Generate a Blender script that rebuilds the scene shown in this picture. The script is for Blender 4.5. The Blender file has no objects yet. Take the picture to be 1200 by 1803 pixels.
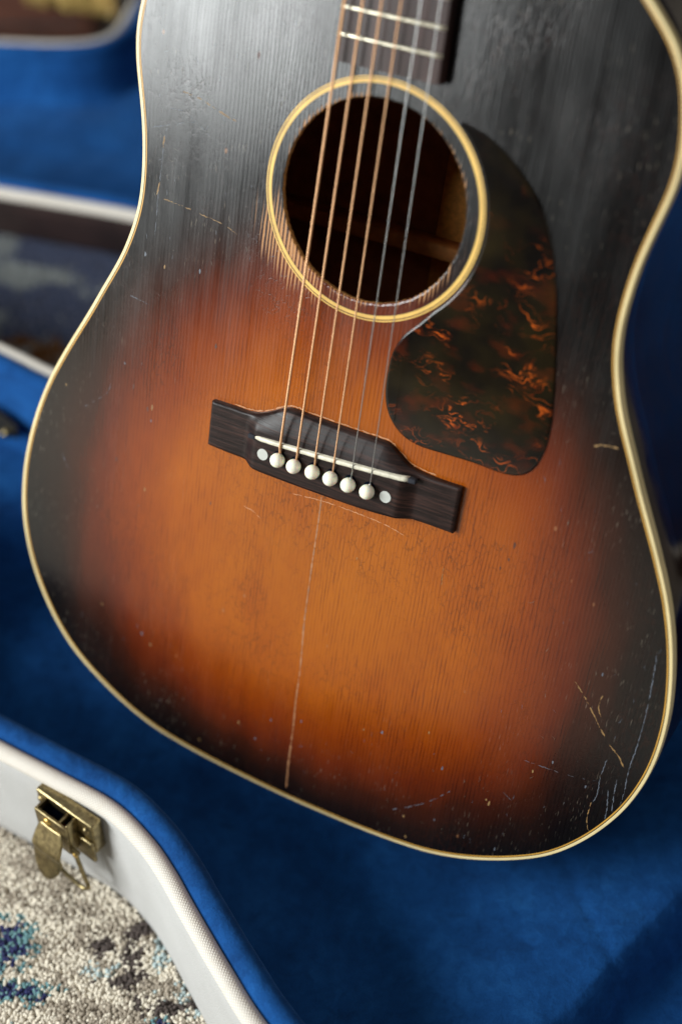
import bpy, bmesh, math, random
import numpy as np
from mathutils import Vector, Matrix

random.seed(7)
rng = np.random.default_rng(7)
scene = bpy.context.scene
COL = scene.collection
MM = 0.001

# ------------------------------------------------------------------ camera
cam_d = bpy.data.cameras.new('camera')
cam = bpy.data.objects.new('camera', cam_d)
COL.objects.link(cam)
cam.location = (-0.01898, -0.59249, 0.79193)
cam.rotation_euler = (math.radians(45), 0, 0)
cam_d.sensor_fit = 'VERTICAL'
cam_d.sensor_height = 36.0
cam_d.sensor_width = 24.0
cam_d.lens = 50.0
cam_d.clip_start = 0.02
cam_d.clip_end = 30
cam_d.dof.use_dof = True
cam_d.dof.focus_distance = 0.772
cam_d.dof.aperture_fstop = 2.7
cam_d.dof.aperture_blades = 7
scene.camera = cam

# ------------------------------------------------------------------ world + window light
world = bpy.data.worlds.new('World')
scene.world = world
world.use_nodes = True
bg = world.node_tree.nodes['Background']
bg.inputs[0].default_value = (0.80, 0.86, 0.95, 1)
bg.inputs[1].default_value = 0.03

def area(name, loc, target, sx, sy, power, col):
    d = bpy.data.lights.new(name, 'AREA')
    d.shape = 'RECTANGLE'; d.size = sx; d.size_y = sy
    d.energy = power; d.color = col
    o = bpy.data.objects.new(name, d); COL.objects.link(o)
    o.location = loc
    v = Vector(target) - Vector(loc)
    o.rotation_euler = v.to_track_quat('-Z', 'Y').to_euler()
    return o
area('window_light', (-2.08, -0.58, 1.06), (0, 0.05, 0.2), 1.36, 1.10, 102, (0.95, 0.99, 0.985))
area('ceiling_bounce', (0.1, 0.0, 2.45), (0.1, 0.0, 0), 2.6, 2.6, 10, (1.0, 0.98, 0.95))
area('room_bounce', (1.9, -1.25, 1.25), (0, 0.05, 0.2), 1.4, 1.4, 8, (1.0, 0.96, 0.90))

scene.view_settings.view_transform = 'Standard'
scene.view_settings.look = 'None'
scene.view_settings.exposure = 0.0
scene.view_settings.gamma = 1.0
scene.cycles.use_denoising = True
scene.cycles.max_bounces = 5
scene.cycles.diffuse_bounces = 3
scene.cycles.glossy_bounces = 3
scene.cycles.sample_clamp_indirect = 6.0

# ------------------------------------------------------------------ node helpers
def srgb(r, g, b):
    f = lambda c: (c/255/12.92) if c/255 <= 0.04045 else ((c/255+0.055)/1.055)**2.4
    return (f(r), f(g), f(b), 1)

class NT:
    def __init__(self, name):
        self.m = bpy.data.materials.new(name); self.m.use_nodes = True
        self.t = self.m.node_tree; self.b = self.t.nodes['Principled BSDF']
    def n(self, kind, **kw):
        nd = self.t.nodes.new(kind)
        for k, v in kw.items():
            if k.startswith('i_'):
                key = k[2:]
                key = int(key) if key.isdigit() else key.replace('_', ' ')
                self.put(nd.inputs[key], v)
            else: setattr(nd, k, v)
        return nd
    def put(self, sock, v):
        if isinstance(v, bpy.types.NodeSocket): self.t.links.new(v, sock)
        else: sock.default_value = v
    def set(self, **kw):
        for k, v in kw.items(): self.put(self.b.inputs[k.replace('_', ' ')], v)
        return self
    def math(self, op, a, b=0.0, c=None, clamp=False):
        nd = self.n('ShaderNodeMath', operation=op, use_clamp=clamp)
        self.put(nd.inputs[0], a); self.put(nd.inputs[1], b)
        if c is not None: self.put(nd.inputs[2], c)
        return nd.outputs[0]
    def mix(self, fac, a, b, mode='MIX'):
        nd = self.n('ShaderNodeMix', data_type='RGBA', blend_type=mode)
        self.put(nd.inputs[0], fac); self.put(nd.inputs[6], a); self.put(nd.inputs[7], b)
        return nd.outputs[2]
    def ramp(self, fac, stops, interp='LINEAR'):
        nd = self.n('ShaderNodeValToRGB'); cr = nd.color_ramp; cr.interpolation = interp
        while len(cr.elements) < len(stops): cr.elements.new(0.5)
        for e, (p, c) in zip(cr.elements, stops):
            e.position = p; e.color = c if len(c) == 4 else (*c, 1)
        self.put(nd.inputs[0], fac); return nd.outputs[0]
    def rng(self, v, a, b, c=0.0, d=1.0, smooth=False):
        nd = self.n('ShaderNodeMapRange'); nd.clamp = True
        if smooth: nd.interpolation_type = 'SMOOTHSTEP'
        for i, x in enumerate((v, a, b, c, d)): self.put(nd.inputs[i], x)
        return nd.outputs[0]
    def co(self, kind='Object', scale=(1, 1, 1), rot=(0, 0, 0), loc=(0, 0, 0)):
        tc = self.n('ShaderNodeTexCoord')
        mp = self.n('ShaderNodeMapping')
        mp.inputs['Scale'].default_value = scale; mp.inputs['Rotation'].default_value = rot
        mp.inputs['Location'].default_value = loc
        self.t.links.new(tc.outputs[kind], mp.inputs[0]); return mp.outputs[0]
    def noise(self, vec, scale=1.0, detail=2.0, rough=0.5, dist=0.0, out=0):
        nd = self.n('ShaderNodeTexNoise'); self.put(nd.inputs['Vector'], vec)
        nd.inputs['Scale'].default_value = scale; nd.inputs['Detail'].default_value = detail
        nd.inputs['Roughness'].default_value = rough; nd.inputs['Distortion'].default_value = dist
        return nd.outputs[out]
    def vor(self, vec, scale=1.0, feature='F1', rand=1.0, out=0):
        nd = self.n('ShaderNodeTexVoronoi', feature=feature); self.put(nd.inputs['Vector'], vec)
        nd.inputs['Scale'].default_value = scale; nd.inputs['Randomness'].default_value = rand
        return nd.outputs[out]
    def attr(self, name, out='Fac'):
        return self.n('ShaderNodeAttribute', attribute_name=name).outputs[out]
    def bump(self, h, strength=0.3, dist=0.001, normal=None):
        nd = self.n('ShaderNodeBump'); nd.inputs['Strength'].default_value = strength
        nd.inputs['Distance'].default_value = dist; self.put(nd.inputs['Height'], h)
        if normal is not None: self.put(nd.inputs['Normal'], normal)
        return nd.outputs[0]

M = {}
# --- sunburst lacquered spruce (colours are the lacquer itself; 'burst' = radius in the sprayed pattern)
def mat_top():
    k = NT('sunburst_spruce')
    o = k.co()
    wob = k.noise(k.co(scale=(30, 9, 1)), 1, 2)
    burst = k.attr('burst')
    b2 = k.math('ADD', burst, k.math('MULTIPLY', k.math('SUBTRACT', wob, 0.5), 0.12))
    base = k.ramp(b2, [(0.0, srgb(162, 88, 5)), (0.46, srgb(154, 77, 5)), (0.62, srgb(126, 54, 7)),
                       (0.73, srgb(92, 35, 11)), (0.82, srgb(52, 22, 11)), (0.89, srgb(28, 16, 12)), (0.96, srgb(15, 12, 12)), (1.0, srgb(12, 11, 11))])
    # annual rings run along the length of the top
    sx = k.n('ShaderNodeSeparateXYZ'); k.put(sx.inputs[0], o)
    ph = k.noise(k.co(scale=(24, 5, 1)), 1, 2, 0.5)
    g1 = k.math('SINE', k.math('ADD', k.math('MULTIPLY', sx.outputs[0], 2900.0), k.math('ADD', k.math('MULTIPLY', ph, 22.0), k.math('MULTIPLY', k.noise(k.co(scale=(95, 34, 1)), 1, 2, 0.6), 5.0))))
    g1 = k.math('MULTIPLY_ADD', g1, 0.5, 0.5)
    g2 = k.noise(k.co(scale=(1300, 55, 1)), 1, 1, 0.6)
    lines = k.rng(g1, 0.45, 1.0, 0, 1, True)
    lines = k.math('MULTIPLY', lines, k.rng(g2, 0.36, 0.64, 0.0, 1.0))
    lines = k.math('MULTIPLY', lines, k.rng(wob, 0.34, 0.62, 0.15, 1.0))
    c = k.mix(k.math('MULTIPLY', lines, 0.74), base, k.mix(1.0, base, (0.30, 0.20, 0.16, 1), 'MULTIPLY'))
    # broad colour drift of the aged lacquer
    drift = k.noise(k.co(scale=(15, 9, 1), loc=(3, 1, 0)), 1, 4, 0.65)
    c = k.mix(k.rng(drift, 0.42, 0.68, 0, 0.62), c, k.mix(1.0, c, (0.70, 0.52, 0.42, 1), 'MULTIPLY'))
    # lacquer checking
    dv = k.n('ShaderNodeVectorMath', operation='ADD')
    k.put(dv.inputs[0], k.co(scale=(330, 105, 1)))
    nz = k.n('ShaderNodeTexNoise'); k.put(nz.inputs['Vector'], k.co(scale=(260, 190, 1))); nz.inputs['Scale'].default_value = 1
    sc = k.n('ShaderNodeVectorMath', operation='SCALE'); k.put(sc.inputs[0], nz.outputs['Color']); sc.inputs['Scale'].default_value = 1.3
    k.put(dv.inputs[1], sc.outputs[0])
    edge = k.vor(dv.outputs[0], 1.0, 'DISTANCE_TO_EDGE')
    chk = k.rng(edge, 0.0, 0.06, 1, 0)
    cm = k.rng(k.noise(k.co(scale=(16, 14, 1), loc=(9, 4, 0)), 1, 3, 0.6), 0.40, 0.70, 0, 1)
    chk = k.math('MULTIPLY', chk, cm)
    c = k.mix(k.math('MULTIPLY', chk, 0.62), c, (0.03, 0.008, 0.004, 1))
    # lacquer flaked off along the grain beside the hole
    wear = k.attr('wear')
    ws = k.noise(k.co(scale=(330, 14, 1), loc=(2, 8, 0)), 1, 2, 0.6)
    ws = k.math('ADD', k.math('MULTIPLY', ws, 0.62), k.math('MULTIPLY', k.math('SUBTRACT', 1.0, g1), 0.38))
    wmask = k.rng(k.math('ADD', wear, k.math('MULTIPLY', k.math('SUBTRACT', ws, 0.5), 2.4)), 0.58, 0.92, 0, 1)
    wmask = k.math('MULTIPLY', wmask, k.rng(wear, 0.05, 0.25))
    c = k.mix(k.math('MULTIPLY', wmask, 0.72), c, srgb(196, 136, 74))
    # little chips
    vo = k.n('ShaderNodeTexVoronoi', feature='F1'); k.put(vo.inputs['Vector'], k.co(scale=(70, 42, 1))); vo.inputs['Scale'].default_value = 1
    sep = k.n('ShaderNodeSeparateColor'); k.put(sep.inputs[0], vo.outputs['Color'])
    chip = k.math('MULTIPLY', k.rng(vo.outputs['Distance'], 0.03, 0.075, 1, 0), k.rng(sep.outputs[0], 0.86, 0.87))
    c = k.mix(k.math('MULTIPLY', chip, 0.55), c, srgb(150, 104, 70))
    fl = k.noise(k.co(scale=(1150, 150, 1), loc=(1, 5, 0)), 1, 1, 0.5)
    flm = k.math('MULTIPLY', k.rng(fl, 0.66, 0.76), k.rng(k.noise(k.co(scale=(26, 20, 1), loc=(8, 3, 0)), 1, 3, 0.6), 0.46, 0.66))
    flm = k.math('MULTIPLY', flm, k.rng(burst, 0.55, 0.95, 0.15, 1.0))
    c = k.mix(k.math('MULTIPLY', flm, 0.42), c, srgb(150, 140, 124))
    k.set(Base_Color=c)
    streak = k.noise(k.co(scale=(210, 3.2, 1), loc=(6, 1, 0)), 1, 3, 0.7)
    smear = k.noise(k.co(scale=(26, 9, 1), rot=(0, 0, 0.5)), 1, 4, 0.65)
    ro = k.math('ADD', k.rng(streak, 0.3, 0.7, 0.15, 0.22), k.rng(smear, 0.35, 0.7, 0.0, 0.11))
    ro = k.math('ADD', ro, k.math('MULTIPLY', wmask, 0.3))
    k.set(Roughness=ro)
    k.b.inputs['Specular IOR Level'].default_value = 0.5
    # relief: sunken grain, checking, slow waviness of an old top
    n1 = k.bump(k.math('ADD', k.math('MULTIPLY', g1, 1.0), k.math('MULTIPLY', g2, 0.35)), 0.5, 0.00005)
    n2 = k.bump(k.math('MULTIPLY', chk, -1.0), 0.4, 0.00006, n1)
    n3 = k.bump(k.noise(k.co(scale=(14, 9, 1)), 1, 1), 0.5, 0.00025, n2)
    k.set(Normal=n3)
    return k.m
M['top'] = mat_top()

def mat_simple(name, col, rough=0.5, metal=0.0, nscale=0, namp=0.15, bump=0, bscale=800, bdist=0.0002, spec=0.5, coat=0.0, sheen=0.0):
    k = NT(name)
    c = col if len(col) == 4 else (*col, 1)
    if nscale:
        nz = k.noise(k.co(), nscale, 4, 0.6)
        lo = (c[0]*(1-namp), c[1]*(1-namp), c[2]*(1-namp), 1)
        hi = (min(1, c[0]*(1+namp)), min(1, c[1]*(1+namp)), min(1, c[2]*(1+namp)), 1)
        k.set(Base_Color=k.ramp(nz, [(0.3, lo), (0.7, hi)]))
    else: k.b.inputs['Base Color'].default_value = c
    k.b.inputs['Roughness'].default_value = rough
    k.b.inputs['Metallic'].default_value = metal
    k.b.inputs['Specular IOR Level'].default_value = spec
    k.b.inputs['Coat Weight'].default_value = coat
    if bump: k.set(Normal=k.bump(k.noise(k.co(), bscale, 3, 0.6), bump, bdist))
    return k.m

M['binding'] = mat_simple('aged_cream_binding', srgb(222, 202, 150), 0.38, nscale=26, namp=0.16, bump=0.15, bscale=90, bdist=0.0004)
M['yellow_line'] = mat_simple('amber_purfling', srgb(186, 138, 56), 0.45, nscale=30, namp=0.15)
M['black_line'] = mat_simple('black_purfling', srgb(24, 18, 14), 0.4)
M['rosette'] = mat_simple('amber_celluloid_ring', srgb(216, 174, 86), 0.45, nscale=45, namp=0.2)
M['raw_spruce'] = mat_simple('bare_spruce_edge', srgb(205, 150, 84), 0.7, nscale=400, namp=0.25)
M['ivory'] = mat_simple('ivory_plastic', srgb(250, 245, 224), 0.22, nscale=120, namp=0.05, coat=0.3)
M['ivory'].node_tree.nodes['Principled BSDF'].inputs['Subsurface Weight'].default_value = 0.35
M['ivory'].node_tree.nodes['Principled BSDF'].inputs['Subsurface Scale'].default_value = 0.004
M['bone'] = mat_simple('aged_bone', srgb(206, 200, 180), 0.4, nscale=260, namp=0.22, bump=0.2, bscale=500)
M['pearl'] = mat_simple('pearl_dot', srgb(182, 184, 178), 0.34, nscale=160, namp=0.07, coat=0.4)
M['nickel'] = mat_simple('fret_nickel', srgb(206, 200, 180), 0.32, 1.0)
M['steel'] = mat_simple('plain_steel', srgb(176, 176, 174), 0.33, 1.0)

def mat_bronze():
    k = NT('bronze_winding')
    k.b.inputs['Base Color'].default_value = srgb(212, 164, 122)
    k.b.inputs['Metallic'].default_value = 0.6; k.b.inputs['Roughness'].default_value = 0.42
    w = k.n('ShaderNodeTexWave', wave_type='BANDS', bands_direction='Y'); k.put(w.inputs['Vector'], k.co(scale=(1, 420, 1)))
    w.inputs['Scale'].default_value = 1
    k.set(Normal=k.bump(w.outputs[1], 0.4, 0.0002)); return k.m
M['bronze'] = mat_bronze()

def mat_rosewood(name, cols, gloss):
    k = NT(name)
    g = k.noise(k.co(scale=(30, 620, 60)), 1, 4, 0.7, 0.4)
    c = k.ramp(g, [(0.30, cols[0]), (0.5, cols[1]), (0.66, cols[2]), (0.8, cols[1])])
    k.set(Base_Color=c, Roughness=k.rng(g, 0.3, 0.7, gloss, gloss+0.16))
    k.b.inputs['Specular IOR Level'].default_value = 0.2
    fine = k.noise(k.co(scale=(90, 1900, 200)), 1, 2, 0.6)
    n = k.bump(fine, 0.5, 0.00003)
    k.set(Normal=k.bump(g, 0.5, 0.00028, n)); return k.m
M['rosewood'] = mat_rosewood('bridge_rosewood', [srgb(18, 13, 12), srgb(34, 23, 21), srgb(58, 37, 31)], 0.30)
def mat_board():
    k = NT('fingerboard_rosewood')
    g = k.noise(k.co(scale=(420, 26, 60)), 1, 4, 0.65)
    k.set(Base_Color=k.ramp(g, [(0.3, srgb(30, 20, 19)), (0.7, srgb(66, 45, 41))]), Roughness=0.46)
    k.b.inputs['Specular IOR Level'].default_value = 0.3
    k.set(Normal=k.bump(g, 0.4, 0.0003)); return k.m
M['board'] = mat_board()

def mat_side():
    k = NT('dark_mahogany_lacquer')
    g = k.noise(k.co(scale=(60, 8, 240)), 1, 4, 0.6)
    k.set(Base_Color=k.ramp(g, [(0.3, srgb(20, 10, 9)), (0.7, srgb(44, 20, 14))]))
    k.set(Roughness=k.rng(k.noise(k.co(), 60, 4), 0.3, 0.7, 0.10, 0.2))
    k.b.inputs['Specular IOR Level'].default_value = 0.36
    return k.m
M['side'] = mat_side()
M['mahog_in'] = mat_simple('raw_mahogany', srgb(146, 88, 50), 0.8, nscale=90, namp=0.3)
M['brace'] = mat_simple('spruce_brace', srgb(182, 118, 58), 0.75, nscale=200, namp=0.2)
M['strip'] = mat_simple('back_strip_spruce', srgb(196, 132, 52), 0.75, nscale=300, namp=0.25)

def mat_guard():
    k = NT('tortoise_celluloid')
    d = k.noise(k.co(scale=(34, 34, 1)), 1, 3, 0.55, 0, 1)
    sc = k.n('ShaderNodeVectorMath', operation='SCALE'); k.put(sc.inputs[0], d); sc.inputs['Scale'].default_value = 0.034
    ad = k.n('ShaderNodeVectorMath', operation='ADD'); k.put(ad.inputs[0], k.co()); k.put(ad.inputs[1], sc.outputs[0])
    mp = k.n('ShaderNodeMapping'); k.put(mp.inputs[0], ad.outputs[0]); mp.inputs['Scale'].default_value = (44, 150, 1)
    mp.inputs['Rotation'].default_value = (0, 0, math.radians(12))
    n1 = k.noise(mp.outputs[0], 1, 3, 0.55, 0.8)
    ridge = k.math('ABSOLUTE', k.math('SUBTRACT', n1, 0.5))
    streak = k.rng(ridge, 0.0, 0.017, 1, 0, True)
    area_ = k.rng(k.noise(k.co(scale=(38, 50, 1), loc=(5, 2, 0)), 1, 2), 0.47, 0.62, 0, 1.0)
    gy = k.n('ShaderNodeSeparateXYZ'); k.put(gy.inputs[0], k.co()); low = k.rng(gy.outputs[1], 0.03, -0.05, 0.05, 1.0, True)
    f = k.math('MULTIPLY', k.math('MULTIPLY', streak, area_), low)
    haze_ = k.math('MULTIPLY', k.rng(k.noise(k.co(scale=(45, 80, 1), loc=(1, 7, 0)), 1, 3), 0.52, 0.78, 0, 0.26), low)
    base = k.mix(k.rng(k.noise(k.co(scale=(26, 30, 1)), 1, 3), 0.4, 0.7), srgb(12, 9, 7), srgb(33, 26, 11))
    c = k.mix(haze_, base, srgb(120, 40, 12))
    fc = k.mix(k.rng(k.noise(k.co(scale=(70, 90, 1), loc=(2, 2, 0)), 1, 3), 0.42, 0.64), srgb(84, 30, 10), srgb(212, 96, 30))
    c = k.mix(k.math('MULTIPLY', f, 0.92), c, fc)
    k.set(Base_Color=c)
    k.set(Roughness=k.rng(k.noise(k.co(), 30, 4), 0.3, 0.7, 0.11, 0.17))
    k.b.inputs['Specular IOR Level'].default_value = 0.36
    k.set(Normal=k.bump(k.noise(k.co(scale=(30, 12, 1)), 1, 1), 0.3, 0.00025))
    return k.m
M['guard'] = mat_guard()

def mat_velvet(name='blue_plush', v=1.0):
    k = NT(name)
    nap = k.noise(k.co(), 16, 4, 0.6, 0.6)
    nap2 = k.noise(k.co(), 120, 3, 0.6, 0.4)
    fine = k.noise(k.co(), 850, 3, 0.7)
    mixn = k.math('ADD', k.math('MULTIPLY', nap, 0.48), k.math('ADD', k.math('MULTIPLY', nap2, 0.30), k.math('MULTIPLY', fine, 0.22)))
    c = k.ramp(mixn, [(0.30, (0.002*v, 0.026*v, 0.105*v, 1)), (0.52, (0.006*v, 0.060*v, 0.215*v, 1)), (0.72, (0.014*v, 0.105*v, 0.33*v, 1))])
    crush = k.rng(k.noise(k.co(loc=(2, 5, 1)), 46, 4, 0.7, 0.5), 0.55, 0.72)
    c = k.mix(k.math('MULTIPLY', crush, 0.42), c, (0.002, 0.022, 0.085, 1))
    k.set(Base_Color=c, Roughness=0.9)
    k.b.inputs['Specular IOR Level'].default_value = 0.12
    k.b.inputs['Sheen Weight'].default_value = 0.28
    k.b.inputs['Sheen Roughness'].default_value = 0.42
    k.b.inputs['Sheen Tint'].default_value = (0.16, 0.42, 0.9, 1)
    n = k.bump(fine, 0.5, 0.0006)
    k.set(Normal=k.bump(nap2, 0.35, 0.003, n)); return k.m
M['velvet'] = mat_velvet()
M['seam'] = mat_simple('dark_seam', srgb(30, 32, 40), 0.9)

def mat_canvas():
    k = NT('white_canvas')
    nz = k.noise(k.co(), 900, 3, 0.7); big = k.noise(k.co(), 26, 4, 0.6)
    c = k.mix(k.rng(big, 0.35, 0.7, 0, 0.35), srgb(183, 182, 180), srgb(162, 160, 157))
    stain = k.rng(k.noise(k.co(loc=(4, 2, 1)), 55, 4, 0.65), 0.66, 0.80, 0, 0.4)
    c = k.mix(stain, c, srgb(176, 164, 148))
    c = k.mix(k.rng(nz, 0.35, 0.75, 0, 0.30), c, k.mix(1.0, c, (0.72, 0.71, 0.70, 1), 'MULTIPLY'))
    k.set(Base_Color=c, Roughness=0.8, Normal=k.bump(nz, 0.7, 0.0010)); return k.m
M['canvas'] = mat_canvas()
def mat_tape():
    k = NT('woven_cotton_tape')
    uv = k.co('UV')
    def w(ax):
        nd = k.n('ShaderNodeTexWave', wave_type='BANDS', bands_direction='DIAGONAL')
        k.put(nd.inputs['Vector'], k.co('UV', scale=(900, 900*ax, 1))); nd.inputs['Scale'].default_value = 0.34
        nd.inputs['Distortion'].default_value = 0.6
        return nd.outputs[1]
    h = k.math('MULTIPLY', w(1), w(-1))
    nz = k.noise(k.co(), 130, 3)
    c = k.mix(h, srgb(200, 192, 181), srgb(234, 229, 220))
    c = k.mix(k.rng(nz, 0.5, 0.75, 0, 0.3), c, srgb(198, 186, 168))
    k.set(Base_Color=c, Roughness=0.85, Normal=k.bump(h, 0.6, 0.0005)); return k.m
M['tape'] = mat_tape()

def mat_brass(name, base, dark):
    k = NT(name)
    nz = k.noise(k.co(), 300, 5, 0.65); n2 = k.noise(k.co(), 1400, 3, 0.6)
    k.set(Base_Color=k.mix(k.rng(nz, 0.35, 0.7), dark, base), Roughness=k.rng(n2, 0.3, 0.7, 0.26, 0.46))
    k.b.inputs['Metallic'].default_value = 1.0
    k.set(Normal=k.bump(n2, 0.15, 0.0002)); return k.m
M['brass'] = mat_brass('antique_brass', srgb(178, 162, 118), srgb(116, 103, 76))
M['brass_bright'] = mat_brass('bright_brass', srgb(238, 204, 120), srgb(200, 160, 84))
M['black'] = mat_simple('recess_shade_black', (0.0015, 0.003, 0.008), 1.0, spec=0.0)  # flat black for the shade in the latch housing and pin holes

def mat_leather(name, a, b):
    k = NT(name)
    cells = k.vor(k.co(), 420, 'DISTANCE_TO_EDGE'); nz = k.noise(k.co(), 20, 4)
    k.set(Base_Color=k.ramp(nz, [(0.3, a), (0.7, b)]), Roughness=0.48, Normal=k.bump(cells, 0.35, 0.0006)); return k.m
M['leather'] = mat_leather('brown_leather', srgb(74, 46, 38), srgb(98, 62, 50))
M['lid_out'] = mat_leather('dark_brown_leather', srgb(40, 29, 28), srgb(58, 42, 40))
M['thread'] = mat_simple('grey_thread', srgb(52, 52, 58), 0.8)
M['strap'] = mat_leather('black_leather', srgb(26, 24, 20), srgb(40, 37, 30))
def mat_throw():
    k = NT('olive_woven_wool')
    a = k.noise(k.co(scale=(120, 120, 260)), 1, 4, 0.6)
    k.set(Base_Color=k.ramp(a, [(0.3, srgb(108, 88, 40)), (0.45, srgb(166, 148, 78)), (0.56, srgb(150, 100, 56)), (0.64, srgb(196, 178, 112)), (0.74, srgb(214, 206, 176))]), Roughness=0.95,
          Normal=k.bump(a, 0.8, 0.003)); return k.m
M['throw'] = mat_throw()

def mat_pile():
    k = NT('rug_pile')
    k.set(Base_Color=k.attr('tint', 'Color'), Roughness=0.95)
    k.b.inputs['Specular IOR Level'].default_value = 0.15
    k.b.inputs['Sheen Weight'].default_value = 0.1
    return k.m
M['pile'] = mat_pile()
def mat_rug():
    k = NT('rug_weave')
    a = k.noise(k.co(scale=(9, 22, 1)), 1, 5, 0.65, 0.3)
    c = k.ramp(a, [(0.26, srgb(92, 88, 96)), (0.36, srgb(166, 154, 138)), (0.50, srgb(216, 206, 190)), (0.66, srgb(196, 186, 170)), (0.8, srgb(180, 192, 194))])
    v = k.vor(k.co(), 420)
    k.set(Base_Color=k.mix(k.rng(v, 0.3, 0.8, 0, 0.3), c, k.mix(1, c, (0.5, 0.48, 0.46, 1), 'MULTIPLY')), Roughness=0.95,
          Normal=k.bump(v, 0.8, 0.003)); return k.m
M['rug'] = mat_rug()

# ------------------------------------------------------------------ mesh helpers
def mesh_obj(name, verts, faces, mat, parent=None, smooth=True, mats=None, midx=None, uvs=None, attrs=None):
    me = bpy.data.meshes.new(name)
    me.from_pydata([tuple(map(float, v)) for v in verts], [], faces)
    for m_ in (mats or [mat]): me.materials.append(m_)
    if midx is not None: me.polygons.foreach_set('material_index', midx)
    if smooth: me.polygons.foreach_set('use_smooth', [True]*len(me.polygons))
    if uvs is not None:
        ul = me.uv_layers.new(name='UVMap')
        lv = np.empty(len(me.loops), dtype=np.int32); me.loops.foreach_get('vertex_index', lv)
        ul.data.foreach_set('uv', np.asarray(uvs, dtype=np.float32)[lv].ravel())
    for an, av in (attrs or {}).items():
        a = me.attributes.new(an, 'FLOAT', 'POINT'); a.data.foreach_set('value', np.asarray(av, dtype=np.float32))
    me.update()
    o = bpy.data.objects.new(name, me); COL.objects.link(o)
    if parent is not None: o.parent = parent
    return o

def empty(name, loc=(0, 0, 0), parent=None):
    o = bpy.data.objects.new(name, None); COL.objects.link(o); o.location = loc
    o.empty_display_size = 0.02
    if parent is not None: o.parent = parent
    return o

def tag(o, label, cat=None, group=None, kind=None):
    o['label'] = label
    if cat: o['category'] = cat
    if group: o['group'] = group
    if kind: o['kind'] = kind
    return o

def catmull(pts, n=8, closed=True):
    P = np.asarray(pts, float); out = []
    N = len(P); rngi = range(N if closed else N-1)
    for i in rngi:
        if closed: p0, p1, p2, p3 = P[(i-1) % N], P[i], P[(i+1) % N], P[(i+2) % N]
        else: p0, p1, p2, p3 = P[max(i-1, 0)], P[i], P[i+1], P[min(i+2, N-1)]
        for t in np.linspace(0, 1, n, endpoint=False):
            out.append(0.5*((2*p1)+(-p0+p2)*t+(2*p0-5*p1+4*p2-p3)*t*t+(-p0+3*p1-3*p2+p3)*t**3))
    if not closed: out.append(P[-1])
    return np.array(out)

def resample(P, n, closed=True):
    P = np.asarray(P, float); Q = np.vstack([P, P[:1]]) if closed else P
    d = np.r_[0, np.cumsum(np.linalg.norm(np.diff(Q, axis=0), axis=1))]
    t = np.linspace(0, d[-1], n, endpoint=not closed)
    return np.stack([np.interp(t, d, Q[:, i]) for i in range(Q.shape[1])], 1)

def outward(P):
    """unit outward normals of a closed 2-D loop, whatever its winding"""
    T = np.roll(P, -1, 0)-np.roll(P, 1, 0); T /= np.linalg.norm(T, axis=1)[:, None]
    area2 = np.sum(P[:, 0]*np.roll(P[:, 1], -1)-np.roll(P[:, 0], -1)*P[:, 1])
    N = np.stack([T[:, 1], -T[:, 0]], 1)
    return N if area2 > 0 else -N

def sweep(name, P, prof, mat, parent=None, seg_mats=None, mats=None, jitter=None):
    """sweep an open profile [(outward offset, z)] round the closed loop P (mm)"""
    N = outward(P); n = len(P); m = len(prof)
    arc = np.r_[0, np.cumsum(np.linalg.norm(np.diff(P, axis=0), axis=1))]
    V, UV = [], []
    vl = 0
    for j, (d, z) in enumerate(prof):
        if j: vl += math.hypot(d-prof[j-1][0], z-prof[j-1][1])
        zz = np.full(n, float(z)); dd = np.full(n, float(d))
        if jitter is not None: dz, ddv = jitter(P, j); zz += dz; dd += ddv
        V.append(np.c_[P+N*dd[:, None], zz]); UV.append(np.c_[arc, np.full(n, vl)])
    V = np.vstack(V)*MM; UV = np.vstack(UV)*MM
    F, mi = [], []
    ccw = np.sum(P[:, 0]*np.roll(P[:, 1], -1)-np.roll(P[:, 0], -1)*P[:, 1]) > 0
    for j in range(m-1):
        for i in range(n):
            a, b = j*n+i, j*n+(i+1) % n
            f = (a, b, b+n, a+n); F.append(f if ccw else f[::-1]); mi.append(seg_mats[j] if seg_mats else 0)
    return mesh_obj(name, V, F, mat, parent, mats=mats, midx=mi if seg_mats else None, uvs=UV)

def inside(poly, X, Y):
    """vectorised point-in-polygon"""
    r = np.zeros(X.shape, bool); n = len(poly)
    for i in range(n):
        x1, y1 = poly[i]; x2, y2 = poly[(i+1) % n]
        if y1 == y2: continue
        c = ((y1 > Y) != (y2 > Y)) & (X < (x2-x1)*(Y-y1)/(y2-y1)+x1)
        r ^= c
    return r

def box(bm, c, s, R=None):
    ret = bmesh.ops.create_cube(bm, size=1.0)
    M4 = Matrix.Translation(c) @ (R.to_4x4() if R is not None else Matrix()) @ Matrix.Diagonal((*s, 1))
    bmesh.ops.transform(bm, matrix=M4, verts=ret['verts']); return ret['verts']

def bm_obj(name, bm, mat, parent=None, bevel=0, segs=2, smooth=True):
    if bevel: bmesh.ops.bevel(bm, geom=list(bm.edges), offset=bevel, segments=segs, affect='EDGES', profile=0.5)
    me = bpy.data.meshes.new(name); bm.to_mesh(me); bm.free(); me.materials.append(mat)
    if smooth: me.polygons.foreach_set('use_smooth', [True]*len(me.polygons))
    o = bpy.data.objects.new(name, me); COL.objects.link(o)
    if smooth and bevel: me.set_sharp_from_angle(angle=math.radians(50))
    if parent is not None: o.parent = parent
    return o

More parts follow.
